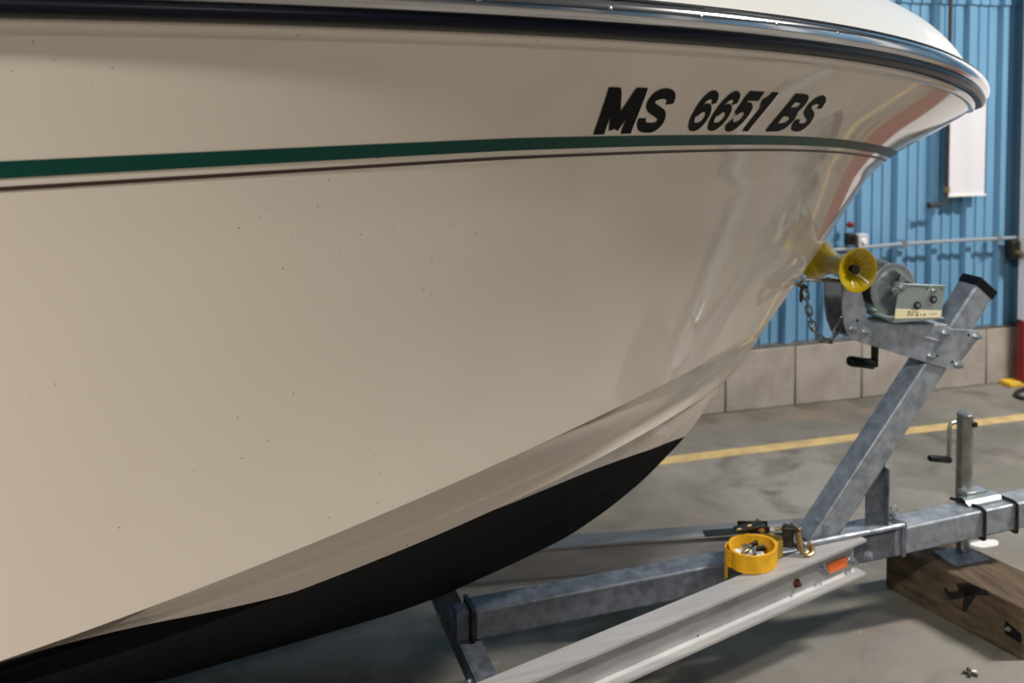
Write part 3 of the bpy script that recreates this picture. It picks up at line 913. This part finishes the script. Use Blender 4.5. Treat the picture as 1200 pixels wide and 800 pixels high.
# pawl lever and handle
MB().beam((1.90, 2.396, 1.045), (1.925, 2.396, 1.062), .006, .012).cyl((1.90, 2.39, 1.045), (1.90, 2.402, 1.045), .010, n=12).build('pawl', 'zinc', winch)
MB().beam((1.955, 2.565, .98), (1.955, 2.565, .758), .010, .026, up=(0, 1, 0)).build('crank_arm', 'steel_dark', winch, bevel=.002)
MB().cyl((1.955, 2.517, .98), (1.955, 2.572, .98), .009, n=12).build('crank_shaft', 'zinc', winch)
MB().lathe([(0, .002), (.0, .013), (.004, .0165), (.05, .0155), (.080, .0165), (.092, .014), (.096, .002)], (1.95, 2.565, .765), (-.97, -.05, .2), 18).build('crank_grip', 'black_plastic', winch, sharp=60)
# strap end and hook to the bow eye
MB().hexa([(1.735, 2.432, 1.0555), (1.845, 2.432, 1.045), (1.845, 2.478, 1.045), (1.735, 2.478, 1.0555), (1.735, 2.432, 1.0585), (1.845, 2.432, 1.048), (1.845, 2.478, 1.048), (1.735, 2.478, 1.0585)]).build('strap_end', 'webbing_dark', winch)
hk = [(1.742, 2.432, 1.060), (1.70, 2.436, 1.062), (1.66, 2.444, 1.064), (1.635, 2.450, 1.066), (1.621, 2.454, 1.063), (1.616, 2.457, 1.053), (1.622, 2.460, 1.044), (1.634, 2.460, 1.043)]
MB().tube(hk, .0048, 10).build('strap_hook', 'steel', winch)

# ---------------------------------------------------------------- tongue jack
jx, jy = 2.262, 2.524
jr = .0245
jack = MB().lathe([(.235, .004), (.235, jr), (.590, jr), (.590, .004)], (jx, jy, 0), (0, 0, 1), 28).build('jack_tube', 'steel', trailer, sharp=60)
MB().lathe([(.588, .002), (.588, jr+.001), (.594, jr+.001), (.597, jr-.003), (.597, .002)], (jx, jy, 0), (0, 0, 1), 28).build('jack_cap', 'steel', jack, sharp=50)
MB().lathe([(.158, .004), (.158, .0195), (.30, .0195)], (jx, jy, 0), (0, 0, 1), 24).build('inner_tube', 'zinc', jack, sharp=60)
ft = MB().prism([(-.06, -.05), (.06, -.05), (.068, -.04), (.068, .04), (.06, .05), (-.06, .05), (-.068, .04), (-.068, -.04)], lambda a, b, t: (jx-.03+a, jy-.03+b, t), .1535, .1595)
ft.build('foot_plate', 'galv_dark', jack, bevel=.0015)
MB().cyl((jx-.01, jy, .570), (jx-.045, jy, .570), .006, n=10).tube([(jx-.04, jy-.002, .570), (jx-.055, jy-.003, .569), (jx-.062, jy-.004, .560), (jx-.063, jy-.004, .47), (jx-.064, jy-.005, .452)], .006, 10).build('jack_crank', 'steel', jack)
MB().lathe([(0, .002), (0, .0095), (.003, .011), (.085, .010), (.092, .008), (.093, .002)], (jx-.060, jy-.005, .455), (-.95, -.15, .22), 14).build('jack_grip', 'black_plastic', jack, sharp=60)
MB().cyl((jx+.012, jy-.018, .565), (jx+.016, jy-.030, .565), .009, n=12).build('grease_plug', 'steel_dark', jack)
# saddle and two U-bolts round the tongue
sd = []
for x in (jx-.05, jx+.075):
    sd.append([(x, 2.445, zs(x)+.002), (x, 2.452, zs(x)+.012), (x, 2.472, zs(x)+.020), (x, 2.495, zs(x)+.016), (x, 2.502, zs(x)+.004)])
q = MB().grid(sd); q.grid([[(a, b, c-.004) for a, b, c in r_] for r_ in sd], True)
q.box((jx-.03, 2.475, zs(jx)+.014), (jx+.045, 2.515, zs(jx)+.030))
q.build('saddle', 'zinc', jack, bevel=.001)
for x in (2.236, 2.357):
    zz = zs(x)
    MB().tube([(x-.035 if x < 2.3 else x-.035, 2.512, zz+.004), (x-.01, 2.46, zz+.006), (x, 2.420, zz+.006), (x+.001, 2.4075, zz+.002), (x+.001, 2.4065, zz-.02), (x+.001, 2.4065, zz-.086), (x+.001, 2.412, zz-.0875), (x, 2.50, zz-.087)], .0052, 8).build('u_bolt', 'steel_dark', jack)

# ---------------------------------------------------------------- safety chain from bow eye to bracket
chain = empty('safety_chain', (1.68, YC, .89), 'short steel chain hanging between the bow eye and the winch bracket', 'chain')
cp = np.array([(1.624, 1.036), (1.633, 1.000), (1.640, .968), (1.648, .940), (1.660, .914), (1.680, .893), (1.705, .885), (1.724, .899), (1.737, .922), (1.746, .948)])
seg = np.r_[0, np.cumsum(np.linalg.norm(np.diff(cp, axis=0), axis=1))]
NL = 11
for i in range(NL):
    s_ = seg[-1]*(i+.5)/NL; h = .0165
    c = np.array([np.interp(s_, seg, cp[:, k]) for k in (0, 1)])
    a_ = np.array([np.interp(min(s_+.006, seg[-1]), seg, cp[:, k]) for k in (0, 1)])-np.array([np.interp(max(s_-.006, 0), seg, cp[:, k]) for k in (0, 1)])
    a_ /= np.linalg.norm(a_)
    d = Vector((a_[0], 0, a_[1])); y = Vector((0, 1, 0)); z = d.cross(y)
    side_ = (y+z*.55).normalized() if i % 2 else (z-y*.55).normalized()
    pts = []
    for an in np.linspace(0, 2*math.pi, 17)[:-1]:
        pts.append(Vector((c[0], YC-.012, c[1]))+d*(h*math.copysign(abs(math.cos(an))**.7, math.cos(an)))+side_*(.0085*math.copysign(abs(math.sin(an))**.8, math.sin(an))))
    MB().tube(pts, .0028, 7, True).build('link', 'steel', chain)
MB().tube([(1.612, YC-.012, 1.005), (1.611, YC-.012, 1.030), (1.614, YC-.012, 1.046), (1.622, YC-.012, 1.052), (1.629, YC-.012, 1.046), (1.630, YC-.012, 1.032)], .0045, 8).build('hook', 'steel_dark', chain)

# ---------------------------------------------------------------- rolled ratchet strap lying on the near beam
zb = nztop(1.44)+.0012
strap = empty('ratchet_strap', (1.44, 2.36, zb), 'rolled yellow ratchet strap lying on the near aluminium beam', 'strap')
cx, cy = 1.424, 2.370
def ribbon(pts, h0, h1, th, name, material):
    """upright strap following a plan path"""
    P = [Vector((x, y, 0)) for x, y in pts]; n = len(P); rows = [[], [], [], []]
    for i in range(n):
        d = (P[min(i+1, n-1)]-P[max(i-1, 0)]).normalized(); nn = Vector((-d.y, d.x, 0))*th/2
        h0_ = h0(i/(n-1)) if callable(h0) else h0; h1_ = h1(i/(n-1)) if callable(h1) else h1
        for k, (sg, z) in enumerate(((-1, h0_), (1, h0_), (1, h1_), (-1, h1_))):
            rows[k].append(tuple(P[i]+nn*sg+Vector((0, 0, z))))
    mm = MB().grid(rows+[rows[0]])
    for e in (0, -1): mm.add([r_[e] for r_ in rows], [(0, 1, 2, 3)])
    return mm.build(name, material, strap, merge=1e-6, sharp=40)
sp_ = []
for a in np.linspace(0, 2*math.pi*3.1, 110):
    rr_ = .0680-.0020*a/(2*math.pi)*1.3
    pk = 1+.16*max(0, math.cos(a-.5-1.75))**6          # the roll is drawn out to a blunt point at the back
    x_, y_ = math.cos(a-.5)*rr_*1.12*pk, math.sin(a-.5)*rr_*.90*pk
    sp_.append((cx+x_*.96-y_*.10, cy+y_+x_*.22))
ribbon(sp_, zb, zb+.048, .0022, 'coil', 'webbing')
ribbon([(cx-.0825, cy+.010), (cx-.0830, cy+.004), (cx-.0825, cy-.003)], lambda t: zb-.040+.010*t, zb+.040, .002, 'tail', 'webbing')
ribbon([(cx+.030, cy+.078), (cx+.0, cy+.071), (cx-.030, cy+.055), (cx-.060, cy+.038), (cx-.077, cy+.020), (cx-.081, cy+.002), (cx-.076, cy-.014)], zb+.002, zb+.047, .002, 'loose_end', 'webbing')
# folded strap wrapped behind the coil
ribbon([(cx+.062, cy+.066), (cx+.085, cy+.055), (cx+.098, cy+.030), (cx+.092, cy+.008), (cx+.070, cy-.002)], zb+.001, zb+.046, .010, 'folded_webbing', 'webbing_olive')
# ratchet buckle: two side plates, spool, handle
for dx in (0, .034):
    MB().obox((cx+.045+dx*.4, cy+.072+dx, zb+.054), Vector((.9, -.4, .05)).normalized(), Vector((.4, .9, 0)).normalized(), (0, 0, 1), .085, .003, .020).build('ratchet_plate', 'steel_dark', strap, bevel=.0015)
MB().cyl((cx+.062, cy+.062, zb+.056), (cx+.080, cy+.112, zb+.056), .009, n=14).build('ratchet_spool', 'gold_zinc', strap)
MB().beam((cx-.010, cy+.080, zb+.058), (cx+.075, cy+.076, zb+.066), .032, .008).build('ratchet_handle', 'steel_dark', strap, bevel=.002)
for dx, dz in ((0, .066), (.035, .070)):
    MB().beam((cx-.018+dx, cy+.062+dx*.12, zb+dz), (cx-.002+dx, cy+.064+dx*.12, zb+dz), .007, .006).build('handle_edge', 'gold_zinc', strap, bevel=.0015)
# metal bits inside the coil
for i, (dx, dy, a) in enumerate(((-.030, -.006, .3), (-.008, -.016, 1.2), (.014, -.012, -.4), (.030, .004, .6), (-.012, .014, -.9), (.012, .018, .2))):
    MB().obox((cx+dx, cy+dy, zb+.036+.003*(i % 3)), Vector((math.cos(a), math.sin(a), .2)).normalized(), Vector((-math.sin(a), math.cos(a), 0)), Vector((-.2*math.cos(a), -.2*math.sin(a), 1)).normalized(), .026, .009, .012).build('buckle_piece', ('gold_zinc', 'steel', 'steel_dark')[i % 3], strap, bevel=.002)
MB().obox((cx-.012, cy+.004, zb+.024), (1, 0, 0), (0, 1, 0), (0, 0, 1), .074, .056, .012).build('inner_fold', 'pale_mark', strap, bevel=.003)
MB().tube([(cx+.10, cy+.02, zb+.070), (cx+.115, cy+.005, zb+.078), (cx+.135, cy-.004, zb+.076), (cx+.148, cy+.004, zb+.062)], .005, 8).build('wire_loop', 'steel_dark', strap)
MB().tube([(cx+.09, cy+.04, zb+.064), (cx+.115, cy+.025, zb+.072), (cx+.14, cy+.02, zb+.066)], .005, 8).build('wire_loop', 'gold_zinc', strap)
# gold double hook at the strap's end
hx, hy = 1.585, 2.360
for k, dy in enumerate((0, .016)):
    pts = [(hx-.020, hy+dy+.012, zb+.074), (hx-.018, hy+dy+.004, zb+.050), (hx-.016, hy+dy-.004, zb+.022), (hx-.012, hy+dy-.010, zb+.009),
           (hx, hy+dy-.012, zb+.0065), (hx+.014, hy+dy-.008, zb+.009), (hx+.020, hy+dy+.001, zb+.018), (hx+.022, hy+dy+.006, zb+.028)]
    MB().tube(pts, .0058, 9).build('hook', 'gold_zinc', strap)
MB().beam((hx-.022, hy+.002, zb+.076), (hx-.018, hy+.046, zb+.076), .010, .008).build('hook_bar', 'gold_zinc', strap, bevel=.002)
MB().obox((hx-.040, hy+.030, zb+.050), (.8, -.6, 0), (.6, .8, 0), (0, 0, 1), .030, .024, .060).build('hook_webbing', 'steel_dark', strap, bevel=.003)

# ---------------------------------------------------------------- wooden block under the jack
block = empty('wooden_block', (2.23, 2.42, 0), 'weathered wooden block on the floor under the jack foot', 'block')
H = .152
m = MB()
rows = []
ny = 24
def bx(y, side_): return (2.178-(y-2.20)*.21 if side_ == 0 else 2.385-(y-2.20)*.21)
m.hexa([(bx(2.195, 0), 2.195, 0), (bx(2.195, 1), 2.195, 0), (bx(2.66, 1), 2.66, 0), (bx(2.66, 0), 2.66, 0),
        (bx(2.195, 0), 2.195, H), (bx(2.195, 1), 2.195, H), (bx(2.66, 1), 2.66, H), (bx(2.66, 0), 2.66, H)])
m.build('timber', 'wood', block, bevel=.006)
def on_face(y, z, off=.0006):
    return (bx(y, 0)-off, y, z)
def stroke(pts, w):
    mm = MB(); P = [np.array(p, float) for p in pts]; a_, b_ = [], []
    for i, p in enumerate(P):
        d = P[min(i+1, len(P)-1)]-P[max(i-1, 0)]; d /= np.linalg.norm(d); n_ = np.array([-d[1], d[0]])*w[i]/2
        a_.append(on_face(*(p+n_), .0010)); b_.append(on_face(*(p-n_), .0010))
    mm.grid([a_, b_]); return mm
k = stroke([(2.445, .095), (2.425, .080), (2.395, .098), (2.36, .128), (2.33, .146)], [.012, .024, .020, .026, .012])
k2 = stroke([(2.355, .125), (2.37, .085), (2.378, .055)], [.034, .022, .010]); k.add(k2.v, k2.f)
k2 = stroke([(2.40, .118), (2.36, .132), (2.30, .146)], [.02, .034, .012]); k.add(k2.v, k2.f)
k.build('paint_mark', 'wood_paint', block)['label'] = 'black painted mark'
hexbolt(block, on_face(2.232, .075, 0), (-1, 0, 0), .007, .006)
MB().hexa([on_face(2.245, .055, .0005), on_face(2.197, .050, .0005), on_face(2.197, .050, .004), on_face(2.245, .055, .004),
           on_face(2.245, .092, .0005), on_face(2.197, .075, .0005), on_face(2.197, .075, .004), on_face(2.245, .092, .004)]).build('strap_plate', 'black_plastic', block)
